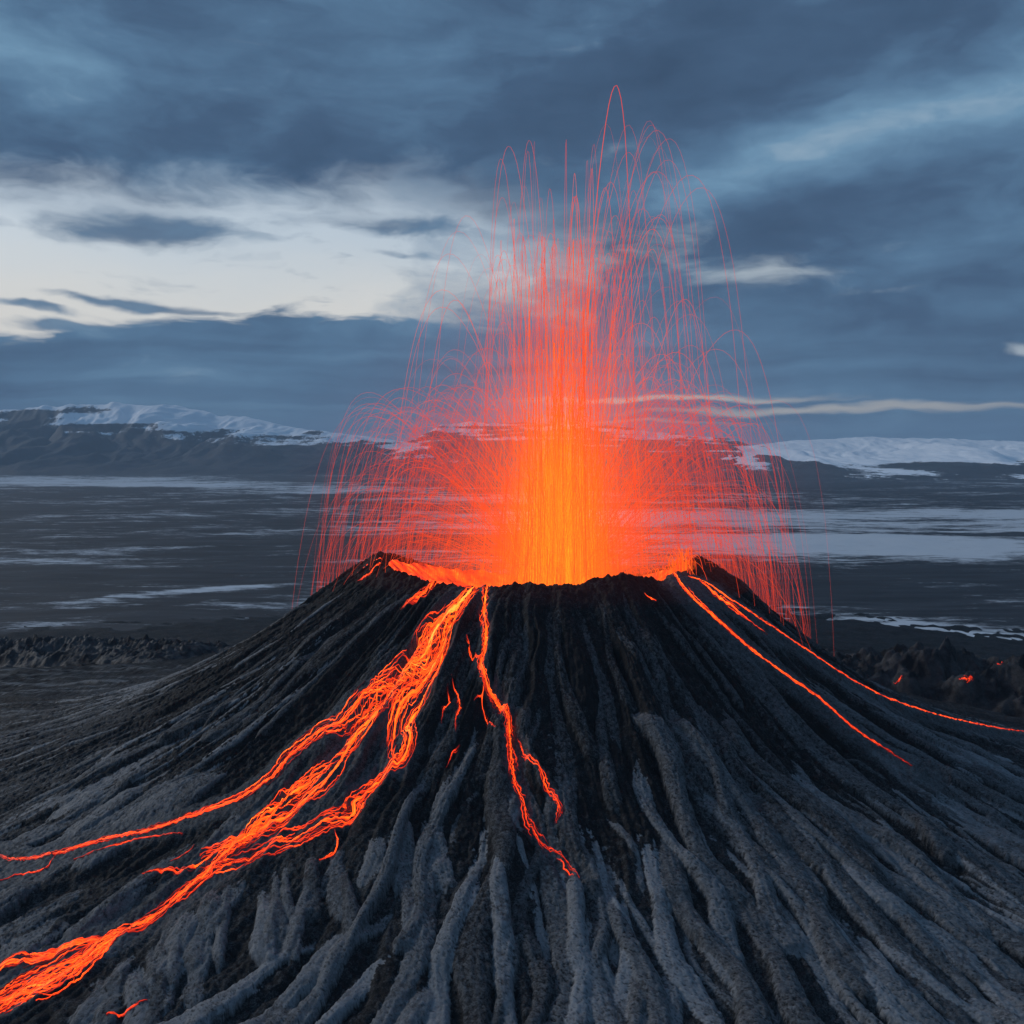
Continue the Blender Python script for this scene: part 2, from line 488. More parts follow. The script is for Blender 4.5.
    # short fine ropes of the lower right
    for k in range(240):
        a = R(rng.uniform(-70, -18))
        make(rng.uniform(84, 140), a, rng.uniform(5, 24), rng.uniform(.28, .62), rng.uniform(.35, .75), rng.normal(.02, .04),
             rng.uniform(.45, .95), rng.uniform(.1, .7), rng.uniform(.35, .6), .8)
    # thin parallel streaks on the left flank
    for k in range(330):
        a = R(rng.uniform(-205, -133)) if k % 4 else R(rng.uniform(-30, 12))
        make(rng.uniform(44, 150), a, rng.uniform(25, 85), rng.uniform(.35, 1.1), rng.uniform(.3, .7), rng.normal(0, .03),
             rng.uniform(.2, .75), rng.uniform(0, .2), rng.uniform(.8, 2), .7)
    # long low streaks over the outer skirt on the left and far right
    for k in range(420):
        a = R(rng.uniform(-222, -136)) if k % 4 else R(rng.uniform(-22, 12))
        a = a + 2 * math.pi if a < R(-200) else a
        r0 = rng.uniform(120, 255)
        make(r0, a, rng.uniform(25, 80), rng.uniform(.5, 1.8), rng.uniform(.35, .9), rng.normal(0, .04),
             rng.uniform(.12, .5), rng.uniform(0, .25), rng.uniform(.8, 2), 1.2)
    # E: plump lobes that spilled sideways from the long western flow
    for r0 in np.concatenate([np.arange(88, 130, 1.7), rng.uniform(94, 128, 8)]):
        tf = np.interp(r0, [86, 90, 95, 102, 109, 120, 140], np.radians([-106.5, -109, -111.5, -116, -119.5, -121, -122]))
        make(r0 + rng.uniform(-.5, .5), tf + R(rng.uniform(1.0, 4.0)), rng.uniform(9, 20), rng.uniform(.9, 1.8), rng.uniform(.7, 1.2), rng.uniform(.30, 1.0),
             rng.uniform(.38, .66), rng.uniform(.1, .6), rng.uniform(.45, .8), 1.1)
    for r0, t0, ln, w in [(106, -101, 34, 1.4), (110, -104.5, 34, 1.5), (115, -102, 32, 1.3), (113, -108, 36, 1.5), (119, -106, 34, 1.4), (122, -110, 30, 1.4)]:
        make(r0, R(t0 + rng.normal(0, .6)), ln * rng.uniform(.7, 1.1), w * rng.uniform(.8, 1.3), 1.4, rng.uniform(-.6, -.35), rng.uniform(.55, .8), rng.uniform(.3, .9), rng.uniform(.6, 1.0), 1.6)

    # channels: the ground lies lower and smoother where lava runs
    C0 = cone_base(r, t)

    def channel(pts, half, depth, ground=None):
        ground = B if ground is None else ground
        p = np.array(pts, float)
        pr, pt = np.hypot(p[:, 0], p[:, 1]), np.arctan2(p[:, 1], p[:, 0])
        pr, pt = mono(pr, pt)
        i0, i1 = np.searchsorted(rr, pr[0]), np.searchsorted(rr, pr[-1] + half)
        rs = rr[i0:i1]
        tc_ = np.interp(rs, pr, pt)
        sl = np.interp(rs, pr, np.gradient(pt, pr)) * rs
        ca = 1 / np.sqrt(1 + sl * sl)
        hw = half / ca / rs * 1.6
        j0, j1 = np.searchsorted(th, (tc_ - hw).min()), np.searchsorted(th, (tc_ + hw).max())
        s = (slice(i0, i1), slice(j0, j1))
        d = np.abs((th[None, j0:j1] - tc_[:, None]) * rs[:, None] * ca[:, None]) + wy[s] * .8 + rope[s] * .5
        f = 1 - sstep(d, half * .55, half * 1.25)
        H[s] = H[s] * (1 - f) + (ground[s] + .25 - depth + rough1[s] * .28 + rough2[s] * .22) * f
        rock[s] = rock[s] * (1 - f * .7) + (.40 + .15 * rope[s]) * f * .7

    channel(TRACES['west_upper'], 4.0, -.1, C0)
    channel(TRACES['west_dim_b'], 3.0, -.3, C0)
    channel(TRACES['east'], 5.5, -.2, C0)
    channel(TRACES['east_outer'], 6.0, -.2, C0)
    channel(TRACES['east_mid'], 3.0, -.3, C0)
    channel(TRACES['east'], 2.2, -.9, C0)
    channel(TRACES['east_outer'], 2.4, -1.1, C0)
    for k_, hw_, dp in [('west_trunk', 5.2, .2), ('west_inner', 2.6, .1), ('west_inner_b', 2.6, .1), ('west_mid', 3.4, .1),
                        ('west_tail', 2.6, .1), ('west_tail_b', 2.6, .2), ('centre', 1.7, .2), ('centre_d', .9, .1)]:
        channel(TRACES[k_], hw_, dp)
    H[0, :] = H[0, :].mean()
    return rr, th, H, np.clip(rock, 0, 1.1)


def mono(pr, pt):
    """Keep the samples of a trace whose radius grows."""
    keep, last = [], -1
    for k, v in enumerate(pr):
        if v > last + .15:
            keep.append(k)
            last = v
    return pr[keep], np.unwrap(pt[keep])


RR, TH, HH, ROCK = build_terrain()
_th_ext = np.append(TH, TH[0] + 2 * math.pi)


def height(x, y):
    """Cone surface at ground positions, bilinear on the polar grid."""
    x, y = np.asarray(x, float), np.asarray(y, float)
    r = np.clip(np.hypot(x, y), RR[0], RR[-1] - 1e-3)
    t = wrap(np.arctan2(y, x))
    i = np.clip(np.searchsorted(RR, r) - 1, 0, len(RR) - 2)
    j = np.clip(np.searchsorted(_th_ext, t) - 1, 0, len(TH) - 1)
    fr = (r - RR[i]) / (RR[i + 1] - RR[i])
    ft = (t - _th_ext[j]) / (_th_ext[j + 1] - _th_ext[j])
    j2 = (j + 1) % len(TH)
    return (HH[i, j] * (1 - fr) * (1 - ft) + HH[i + 1, j] * fr * (1 - ft) + HH[i, j2] * (1 - fr) * ft + HH[i + 1, j2] * fr * ft)


# ---- materials
def new_mat(name):
    m = bpy.data.materials.new(name)
    m.use_nodes = True
    return m, Nodes(m.node_tree)


def rock_material(name, dark, pale, use_attr=True, bump=1.0, scale=1.0):
    m, N = new_mat(name)
    co = N.new('ShaderNodeTexCoord').outputs['Object']
    n1 = N.noise(co, .16 * scale, 6, .6)
    n2 = N.noise(co, 1.1 * scale, 7, .65)
    n3 = N.noise(co, 5.0 * scale, 5, .7)
    f = N.attr('rock') if use_attr else N.step(n1, .35, .7)
    f = N.add(f, N.mul(N.sub(n1, .5), .28))
    f = N.add(f, N.mul(N.sub(n2, .5), .42))
    f = N.add(f, N.mul(N.sub(n3, .5), .75))
    f = N.add(f, N.mul(N.sub(N.noise(co, 3.1 * scale, 2, .5), .5), .35))
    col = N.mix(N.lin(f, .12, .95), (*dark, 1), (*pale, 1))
    vo = N.new('ShaderNodeTexVoronoi', feature='DISTANCE_TO_EDGE')
    wv = N.new('ShaderNodeVectorMath', operation='ADD')
    N.put(wv.inputs[0], co)
    N.put(wv.inputs[1], N.vmul(N.vec(n2, n3, n1), (3.4 / scale, 3.4 / scale, 3.4 / scale)))
    N.put(vo.inputs['Vector'], wv.outputs[0])
    vo.inputs['Scale'].default_value = .95 * scale
    crack = N.math('MAXIMUM', N.step(vo.outputs['Distance'], 0.0, .09), N.step(n1, .62, .50))
    h = N.add(N.mul(n2, .6), N.mul(n3, .34))
    h = N.add(h, N.mul(crack, .30))
    col = N.mix(N.mul(N.sub(1.0, crack), .62), col, (*dark, 1))
    b = N.new('ShaderNodeBump')
    b.inputs['Strength'].default_value = .9
    b.inputs['Distance'].default_value = .34 * bump
    N.put(b.inputs['Height'], h)
    p = N.new('ShaderNodeBsdfPrincipled')
    N.put(p.inputs['Base Color'], col)
    N.put(p.inputs['Roughness'], N.lin(n2, .3, .7, .5, .8))
    N.put(p.inputs['Specular IOR Level'], N.lin(f, .2, .8, .06, .30))
    N.put(p.inputs['Normal'], b.outputs[0])
    o = N.new('ShaderNodeOutputMaterial')
    N.t.links.new(p.outputs[0], o.inputs['Surface'])
    return m


MAT_ROCK = rock_material('lava_rock', (.009, .009, .010), (.205, .218, .236))
MAT_RIDGE = rock_material('ridge_rock', (.010, .010, .012), (.055, .056, .06), use_attr=False, scale=.6, bump=1.6)


def lava_material(name, strength, crust=True, stops=None):
    """Molten rock: dark red when cool, orange, then yellow at its hottest."""
    m, N = new_mat(name)
    co = N.new('ShaderNodeTexCoord').outputs['Object']
    n2 = N.noise(co, 1.6, 5, .6)
    heat = N.attr('molten')
    if crust:
        heat = N.add(heat, N.mul(N.sub(n2, .5), .30))
    col = N.ramp(heat, stops or [(0.0, (.02, .0007, .0003)), (.16, (.17, .004, .0008)), (.32, (.42, .017, .0015)), (.50, (.75, .048, .0022)), (.68, (1.0, .092, .004)), (.86, (1.0, .17, .009)), (1.0, (1.0, .27, .03))])
    p = N.new('ShaderNodeBsdfPrincipled')
    p.inputs['Base Color'].default_value = (.02, .012, .01, 1)
    p.inputs['Roughness'].default_value = .7
    N.put(p.inputs['Emission Color'], col)
    p.inputs['Emission Strength'].default_value = strength
    o = N.new('ShaderNodeOutputMaterial')
    N.t.links.new(p.outputs[0], o.inputs['Surface'])
    m.cycles.emission_sampling = 'NONE'
    return m


MAT_LAVA = lava_material('molten_lava', 2.4)
MAT_JET = lava_material('flying_lava', 1.08, False, [(0.0, (.42, .022, .014)), (.35, (.70, .038, .014)), (.5, (.95, .068, .010)), (.64, (1.0, .125, .007)), (.82, (1.0, .21, .010)), (1.0, (1.0, .40, .03))])

_r, _t = np.meshgrid(RR, TH, indexing='ij')
volcano = link_mesh('volcano', np.stack([_r * np.cos(_t), _r * np.sin(_t), HH], -1).reshape(-1, 3),
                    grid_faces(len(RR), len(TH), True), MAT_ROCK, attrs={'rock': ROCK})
tag(volcano, 'broad black volcanic cone with furrowed flanks and an open glowing crater', 'volcano')

# ======================================================================== plain
def snow_cover(x, y):
    """How much snow lies on the plain: old drifts drawn out by the wind, sheets in the hollows."""
    def drift(cx, cy, rx, ry, ang=0.0):
        c, s = math.cos(R(ang)), math.sin(R(ang))
        dx, dy = x - cx, y - cy
        u, v = (dx * c + dy * s) / rx, (-dx * s + dy * c) / ry
        return np.exp(-(u * u + v * v) ** 1.5)
    f = np.zeros_like(x) - .10
    f += 1.0 * drift(-2300, 3800, 1500, 700, -28)        # bright band below the left mountain
    f += .8 * drift(-1000, 2900, 900, 260, -38)
    f += .45 * drift(-100, 2000, 650, 420)
    f += 1.0 * drift(700, 1250, 620, 360, 0)             # wide sheet on the right
    f += .95 * drift(420, 860, 330, 150, -18)
    f += .6 * drift(1500, 1500, 800, 500)
    f -= .55 * drift(520, 1010, 420, 26, -4) + .4 * drift(800, 1300, 500, 30, 6)
    f += .35 * drift(0, 1350, 500, 260)
    f += .95 * drift(-232, 487, 74, 16, 36)              # single long patch on the left
    f += 1.0 * drift(235, 300, 150, 60, -36)             # sheet behind the right ridge
    f += .42 * drift(-470, 690, 150, 60) + .38 * drift(-500, 820, 190, 50)
    f += .40 * drift(-250, 330, 130, 40, 20)
    f += .3 * drift(330, 690, 120, 20)
    n = fbm(x / 520, y / 300, 4, 201) * .5 + fbm(x / 110, y / 46, 4, 211) * .45 + fbm(x / 26, y / 9, 3, 221) * .30
    return f * .72 + n * 1.05 - .05


def build_plain():
    rad = np.concatenate([[1.0, 150.0], 300 * (13500 / 300) ** np.linspace(0, 1, 700)])
    a = np.concatenate([np.linspace(R(35), R(145), 1300)[:-1], np.linspace(R(145), R(395), 160)[:-1]])
    r, t = np.meshgrid(rad, a, indexing='ij')
    x, y = r * np.cos(t), r * np.sin(t)
    z = fbm(x / 160, y / 160, 4, 231) * 2.4 * sstep(r, 250, 500) + fbm(x / 1400, y / 1400, 3, 241) * 10 * sstep(r, 900, 2500)
    z = np.where(r < 280, -9, z - .4)
    return link_mesh('plain', np.stack([x, y, z], -1).reshape(-1, 3), grid_faces(len(rad), len(a), True), None, attrs={'snow': snow_cover(x, y)})


def snow_land_material(name, dark, pale, snow, sharp, nscale, stretch=(1, 1, 1), bump=1.0, patchy=1.0):
    m, N = new_mat(name)
    co = N.new('ShaderNodeTexCoord').outputs['Object']
    cs = N.vmul(co, stretch)
    n1 = N.noise(cs, nscale, 8, .62)
    n2 = N.noise(cs, nscale * 6, 6, .65)
    land = N.mix(N.step(n1, .35, .68), (*dark, 1), (*pale, 1))
    f = N.add(N.attr('snow'), N.mul(N.sub(n1, .5), .9 * patchy))
    f = N.add(f, N.mul(N.sub(n2, .5), 1.1 * patchy))
    f = N.add(f, N.mul(N.sub(N.noise(cs, nscale * 22, 4, .6), .5), 1.0))
    mask = N.step(f, .30 - sharp, .30 + sharp)
    col = N.mix(mask, land, (*snow, 1))
    b = N.new('ShaderNodeBump')
    b.inputs['Strength'].default_value = .6
    b.inputs['Distance'].default_value = bump
    N.put(b.inputs['Height'], N.add(n1, N.mul(n2, .3)))
    p = N.new('ShaderNodeBsdfPrincipled')
    N.put(p.inputs['Base Color'], col)
    p.inputs['Roughness'].default_value = .8
    p.inputs['Specular IOR Level'].default_value = .2
    N.put(p.inputs['Normal'], b.outputs[0])
    o = N.new('ShaderNodeOutputMaterial')
    N.t.links.new(p.outputs[0], o.inputs['Surface'])
    return m


plain = build_plain()
plain.data.materials.append(snow_land_material('ash_plain', (.012, .014, .018), (.031, .035, .043), (.50, .53, .57), .28, .03, (.35, 1.6, 1), 1.2))
tag(plain, 'dark ash plain streaked with wind-drawn snow', kind='structure')

# ======================================================================== mountains
def mountain(name, crest, y0, y1, yc, x0, x1, snow_fn, seed, label, ridged=.22, mat=None):
    """A massif whose crest runs along y = yc; crest = [(x, height)]."""
    nx, ny = 760, 210
    xs = np.linspace(x0, x1, nx)
    ys = np.concatenate([np.linspace(y0, yc, 160)[:-1], np.linspace(yc, y1, ny - 159)])
    y, x = np.meshgrid(ys, xs, indexing='ij')
    xr = x + fbm(x / 700, y / 700, 3, seed) * 180
    crest_h = np.interp(xr, [c[0] for c in crest], [c[1] for c in crest])
    u = np.clip((y - y0 - fbm(x / 600, y / 3000, 3, seed + 3) * 350) / (yc - y0), 0, 1)
    up = np.where(y <= yc, u ** 1.25 * (.75 + .25 * u), 1 - .8 * sstep(y, yc, y1))
    gul = np.abs(fbm(x / 420 + fbm(x / 900, y / 900, 2, seed + 5) * .8, y / 1100, 5, seed + 7))
    z = crest_h * up
    env = 4 * up * (1 - up) * .8 + .25 * up
    z = z + env * (gul - .25) * crest_h * ridged * 2 + fbm(x / 90, y / 130, 4, seed + 9) * crest_h * .03 * np.minimum(1, up * 3)
    edge = sstep(x, x0, x0 + 500) * (1 - sstep(x, x1 - 500, x1))
    z = z * edge - 12 * (1 - np.minimum(1, up * 12) * edge)
    ob = link_mesh(name, np.stack([x, y, z], -1).reshape(-1, 3), grid_faces(ny, nx), mat, attrs={'snow': snow_fn(x, y, z, up, crest_h)})
    tag(ob, label, kind='structure')
    return ob


MAT_MTN = snow_land_material('mountain_rock', (.012, .013, .017), (.033, .034, .040), (.84, .87, .92), .22, .0045, (1, .5, 1.6), 14, 2.0)


def spots(x, z, lst):
    f = 0
    for cx, cz, rx, rz in lst:
        f = f + np.exp(-(((x - cx) / rx) ** 2 + ((z - cz) / rz) ** 2) ** 1.4)
    return f


def snow_left(x, y, z, up, ch):
    n = fbm(x / 420, z / 60, 4, 301)
    line = np.interp(x, [-5200, -3700, -3300, -2900, -2500, -2000, -1500, -1000, -500], [300, 330, 380, 340, 285, 255, 222, 185, 140])
    f = (z - line) / 80 + n * 1.7 + .5 + .5 * np.exp(-((x + 3900) / 500) ** 2)
    return f - 1.5 * spots(x, z, [(-2905, 415, 150, 36), (-3250, 370, 320, 30), (-2450, 425, 130, 14)])


def snow_mid(x, y, z, up, ch):
    n = fbm(x / 500, z / 30, 4, 311)
    return (up - .78) * 2.2 + n * 2.4 + .12


def snow_right(x, y, z, up, ch):
    n = fbm(x / 380, z / 50, 4, 321)
    f = (z - np.interp(x, [900, 1250, 1600, 2600], [58, 50, 20, 10])) / 50 + n * 2.0 + .45
    return f - 2.6 * spots(x, z, [(1780, 160, 170, 30), (2500, 172, 300, 20), (1500, 60, 90, 30), (2050, 48, 260, 26), (2700, 40, 260, 22)]) 


mountain('mountain', [(-9000, 300), (-6200, 420), (-4200, 400), (-3420, 415), (-3100, 430), (-2930, 448), (-2780, 452), (-2680, 440), (-2400, 425), (-2000, 370), (-1500, 290), (-1000, 225), (-560, 170), (-200, 60), (100, 0)],
         4500, 9500, 6500, -8200, 300, snow_left, 400, 'long dark mountain with a snow-covered shoulder and bare summit', mat=MAT_MTN)
mountain('mountain', [(-1000, 0), (-700, 235), (-480, 330), (-200, 345), (200, 340), (600, 315), (1000, 280), (1500, 240), (1750, 160), (2000, 0)],
         4600, 10500, 7200, -1500, 2600, snow_mid, 430, 'flat-topped dark mountain with thin snow streaks behind the eruption', mat=MAT_MTN)
mountain('glacier', [(500, 0), (900, 60), (1250, 105), (1700, 165), (2050, 205), (2500, 225), (3000, 205), (3500, 185), (4300, 220), (6000, 260), (8200, 240)],
         3500, 9800, 6500, 700, 8600, snow_right, 460, 'low snow-covered ice cap with bare rock patches', ridged=.16, mat=MAT_MTN)

# ======================================================================== crag ridges on the apron
def ridge(name, line, width, tall, seed, label, sharp=1.0):
    p = np.array(line, float)
    seg = np.concatenate([[0], np.cumsum(np.hypot(*np.diff(p, axis=0).T))])
    s = np.arange(0, seg[-1], .45)
    cx, cy = np.interp(s, seg, p[:, 0]), np.interp(s, seg, p[:, 1])
    k = 40
    ker = np.ones(k) / k
    cx[k:-k], cy[k:-k] = np.convolve(cx, ker, 'same')[k:-k], np.convolve(cy, ker, 'same')[k:-k]
    tx, ty = np.gradient(cx), np.gradient(cy)
    ln = np.hypot(tx, ty)
    nx, ny = -ty / ln, tx / ln
    v = np.linspace(-1, 1, 90)
    x = cx[:, None] + nx[:, None] * v * width
    y = cy[:, None] + ny[:, None] * v * width
    hs = np.interp(s / s[-1], np.linspace(0, 1, len(tall)), tall)[:, None]
    prof = np.clip(1 - np.abs(v[None, :] + .25 * fbm(x / 9, y / 9, 2, seed)) ** 1.3, 0, 1)
    crag = 1 - np.abs(fbm(x / 15, y / 15, 3, seed + 3, .4)) * 1.6
    g = height(x, y)
    ends = sstep(s, 0, 14)[:, None] * (1 - sstep(s, s[-1] - 14, s[-1]))[:, None]
    blk = np.abs(fbm(x / 4.5, y / 4.5, 3, seed + 6, .5))
    z = g - .8 + ends * (prof ** .7 * hs * (.30 + .75 * crag * sharp) + prof ** .5 * (blk * 3.4 + np.abs(fbm(x / 2.1, y / 2.1, 3, seed + 8)) * 1.5 + fbm(x / .9, y / .9, 3, seed + 9) * .6))
    z = np.where(np.abs(v)[None, :] > .97, g - 2.5, z)
    ob = link_mesh(name, np.stack([x, y, z], -1).reshape(-1, 3), grid_faces(len(s), len(v)), MAT_RIDGE)
    tag(ob, label, kind='structure')
    return x, y, z


ridge('lava_ridge', [(-380, 230), (-330, 225), (-270, 212), (-215, 200), (-170, 178), (-130, 150)], 26, [12, 15, 14, 12, 9, 5], 501,
      'low jagged ridge of black lava left of the cone', .8)
RX, RY, RZ = ridge('lava_ridge', [(66, 92), (88, 82), (112, 78), (136, 66), (160, 52), (190, 42), (230, 30)], 17, [2, 6, 18, 17, 14, 14, 13], 521,
                   'jagged ridge of black clinker right of the cone', 1.0)

# ======================================================================== lava flows
def resample(pts, step):
    p = np.array(pts, float)
    seg = np.concatenate([[0], np.cumsum(np.hypot(*np.diff(p, axis=0).T))])
    n = max(4, int(seg[-1] / step) + 1)
    s = np.linspace(0, seg[-1], n)
    # Catmull-Rom through the points
    k = np.clip(np.searchsorted(seg, s, 'right') - 1, 0, len(p) - 2)
    u = ((s - seg[k]) / (seg[k + 1] - seg[k]))[:, None]
    q = np.vstack([2 * p[0] - p[1], p, 2 * p[-1] - p[-2]])
    a, b, c, d = q[k], q[k + 1], q[k + 2], q[k + 3]
    out = .5 * (2 * b + (c - a) * u + (2 * a - 5 * b + 4 * c - d) * u * u + (3 * b - a - 3 * c + d) * u ** 3)
    return out, s


class Flow:
    """Braided streams of molten rock lying on the slope, gathered into one mesh."""
    def __init__(self, surface=height):
        self.v, self.f, self.h, self.n = [], [], [], 0
        self.surface = surface

    def stream(self, xy, w, heat, bump=.10):
        n = len(xy)
        if n < 3:
            return
        tx, ty = np.gradient(xy[:, 0]), np.gradient(xy[:, 1])
        ln = np.hypot(tx, ty) + 1e-9
        nx, ny = -ty / ln, tx / ln
        w = np.broadcast_to(w, n)
        heat = np.broadcast_to(heat, n)
        rows = []
        cols = [-1, -.5, 0, .5, 1] if w.max() > .35 else [-1, 0, 1]
        for c in cols:
            x, y = xy[:, 0] + nx * w * c, xy[:, 1] + ny * w * c
            z = self.surface(x, y) + (.03 if abs(c) == 1 else bump * (1.2 - c * c) + .03)
            rows.append(np.stack([x, y, z], -1))
        x, y = xy[:, 0], xy[:, 1]
        rows.append(np.stack([x, y, self.surface(x, y) - .5], -1))
        k = len(rows)
        V = np.stack(rows, 1)
        hh = np.stack([heat + .06 - .24 * abs(c) for c in cols] + [heat - .4], 1)
        i = np.arange(n - 1)[:, None]
        j = np.arange(k)[None, :]
        j2 = (j + 1) % k
        F = np.stack(np.broadcast_arrays(i * k + j, (i + 1) * k + j, (i + 1) * k + j2, i * k + j2), -1).reshape(-1, 4) + self.n
        self.v.append(V.reshape(-1, 3)); self.f.append(F); self.h.append(hh.ravel())
        self.n += n * k

    def braid(self, pts, width, count, heat, main=.22, thin=(.05, .16), tail=.35, links=0, jag=.30, fade_from=1.0, fill=0.0):
        """pts: trace; width: half-width of the band from start to end; heat: from start to end."""
        p, s = resample(pts, .3)
        L = s[-1]
        tx, ty = np.gradient(p[:, 0]), np.gradient(p[:, 1])
        ln = np.hypot(tx, ty)
        nrm = np.stack([-ty / ln, tx / ln], -1)
        W = np.interp(s / L, np.linspace(0, 1, len(width)), width)
        Hh = np.interp(s / L, np.linspace(0, 1, len(heat)), heat)

        def off(seed, c, a, jg):
            o = W * np.clip(c + a * fbm(s / 5.0, np.full_like(s, seed * 3.7), 3, seed), -1.15, 1.15)
            return o + jg * fbm(s / .9, np.full_like(s, seed * 1.9), 3, seed + 1)

        def put(i0, i1, o, w, dh):
            if i1 - i0 < 5:
                return
            sl = slice(i0, i1)
            q = p[sl] + nrm[sl] * o[sl, None]
            u = np.linspace(0, 1, i1 - i0)
            tp = np.clip(np.minimum(u * (i1 - i0) / 6, (1 - u) / tail), .12, 1)
            wob = 1 + .45 * fbm(s[sl] / 1.6, s[sl] * 0 + w * 91, 2, 77)
            ht = Hh[sl] + dh + .28 * fbm(s[sl] / 3.5, s[sl] * 0 + w * 57, 2, 78) - .28 * (1 - tp)
            self.stream(q, w * tp * wob, ht)
        n = len(s)
        if fill:
            for c in (-.55, 0, .55):
                o = off(int(rng.integers(1, 900)), c, .15, .2)
                put(0, n, o, fill * W.mean() * .5, -.22)
        if main:
            o = off(int(rng.integers(1, 900)), 0, .25, jag * .5)
            put(0, n, o, main * .8, .10)
            o = off(int(rng.integers(1, 900)), rng.uniform(-.3, .3), .4, jag * .6)
            put(0, n, o, main * .4, .0)
        for _ in range(count):
            a = rng.uniform(0, .75)
            b = min(1.0, a + rng.uniform(.12, .6))
            w = thin[0] * (thin[1] / thin[0]) ** (rng.random() ** 1.5)
            c = rng.normal(0, .5)
            put(int(a * n), int(b * n), off(int(rng.integers(1, 9000)), c, .8, jag), w, rng.normal(-.06, .17) - .10 * abs(c))
        for _ in range(count // 2):                                               # cooling threads at the margins
            a = rng.uniform(0, .8)
            b = min(1.0, a + rng.uniform(.08, .35))
            put(int(a * n), int(b * n), off(int(rng.integers(1, 9000)), rng.normal(0, .9), .7, jag * 1.2), rng.uniform(thin[0], thin[0] * 1.8), rng.normal(-.30, .08))
        for _ in range(links):
            i0 = int(rng.uniform(0, .93) * n)
            i1 = min(n - 1, i0 + int(rng.uniform(3, 9) / .3))
            u = np.linspace(0, 1, i1 - i0)
            o = np.zeros(n)
            e0 = rng.uniform(-1, 1)
            e1 = np.clip(e0 + rng.uniform(-.45, .45) * (i1 - i0) * .3 / W[i0], -1, 1)
            o[i0:i1] = W[i0:i1] * (e0 * (1 - u) + e1 * u) + jag * fbm(s[i0:i1] / .8, u * 0 + rng.uniform(0, 99), 3, 5)
            put(i0, i1, o, rng.uniform(.05, .12), rng.normal(-.16, .08))

    def build(self, name, label, cat, mat=None, group=None):
        ob = link_mesh(name, np.concatenate(self.v), np.concatenate(self.f), mat or MAT_LAVA, attrs={'molten': np.concatenate(self.h)})
        return tag(ob, label, cat, group)


T = TRACES
f = Flow()
f.braid(T['west_trunk'][:8], [1.8, 2.8, 3.6, 4.4, 4.8], 60, [.72, .68, .62, .56], .22, (.025, .08), links=80, jag=.22)
f.braid(T['west_trunk'][6:], [2.2, 1.6, 1.8, 1.2, 1.0, 2.2, 2.8, 3.2], 18, [.60, .60, .58, .56, .54, .56], .26, (.025, .10), links=26, jag=.22)
f.braid(T['west_trunk'][:5], [.35, .5, .5, .4], 7, [.98, .96, .92, .84], .42, (.06, .16), jag=.12)
f.braid(T['west_inner'], [.5, 1.2, 1.3, .5], 18, [.70, .72, .66, .56], .30, (.03, .10), links=12, jag=.2)
f.braid(T['west_inner_b'], [.6, 1.5, 1.2, .9, 1.3, 1.6, 1.7, 1.5, 1.3], 18, [.64, .68, .70, .62, .60, .58, .56], .22, (.025, .09), links=30, jag=.25)
f.braid(T['west_upper'], [.8, 2.2, 1.8, 1.2, .9, .8, .7, .5, .3], 18, [.62, .56, .52, .50, .46, .42, .34], .20, (.03, .10), links=20, jag=.25)
f.braid(T['west_mid'], [.8, 1.9, 1.8, 1.4, 1.3, 1.0], 18, [.64, .64, .60, .56], .24, (.025, .09), links=18, jag=.25)
f.braid(T['west_lower_side'], [.3, .6, .5, .2], 6, [.52, .55, .45], .14, (.05, .12))
f.braid(T['west_tail'], [.3, .8, 1.4, 1.6], 26, [.56, .55, .52], .22, (.06, .2), links=10)
f.braid(T['west_tail_b'], [.4, 1.4, 2.6, 3.2, 3.2], 60, [.54, .58, .60, .58], .34, (.04, .16), links=24)
f.braid(T['west_dim'], [.2, .4, .2], 2, [.24, .28, .3], .14, (.05, .1))
f.braid(T['west_dim_b'], [.2, .3, .3], 2, [.36, .32, .30], .13, (.05, .1))
f.braid(T['west_dim_c'], [.1, .3], 1, [.38, .24], .13, (.05, .1))
f.braid(T['hook'], [.1, .25], 3, [.55, .5, .42], .13, (.05, .1))
f.build('lava_flow', 'widest braided lava stream running down the left flank to the lower left', 'lava flow', group='lava flows on the cone')

f = Flow()
f.braid(T['centre'], [.9, 1.0, .7, .5, .8, .9, .7, .8,   .8, .9, .8], 12, [.66, .62, .58, .56, .52, .50, .42], .15, (.025, .07), links=26, jag=.5)
f.braid(T['centre_b'], [.2, .4], 3, [.50, .48], .10, (.04, .09))
f.braid(T['centre_c'], [.2, .4], 3, [.52, .42], .10, (.04, .09))
f.braid(T['centre_d'], [.3, .4, .3], 8, [.46, .46, .42], .10, (.04, .09), jag=.5)
f.braid(T['centre_e'], [.2, .4, .3], 4, [.50, .42, .32], .08, (.04, .09))
f.build('lava_flow', 'thin jagged lava stream down the middle of the front slope', 'lava flow', group='lava flows on the cone')

f = Flow()
f.braid(T['small_a'], [.2, .4, .3], 8, [.44, .46, .40], .13, (.04, .1), jag=.5)
f.braid(T['small_b'], [.2, .3], 3, [.36, .40, .34], .09, (.04, .08), jag=.4)
f.braid(T['small_c'], [.2, .3], 2, [.32, .30], .09, (.04, .08), jag=.4)
f.build('lava_trickle', 'small broken red trickle between the two front lava streams', 'lava flow', group='lava trickles')

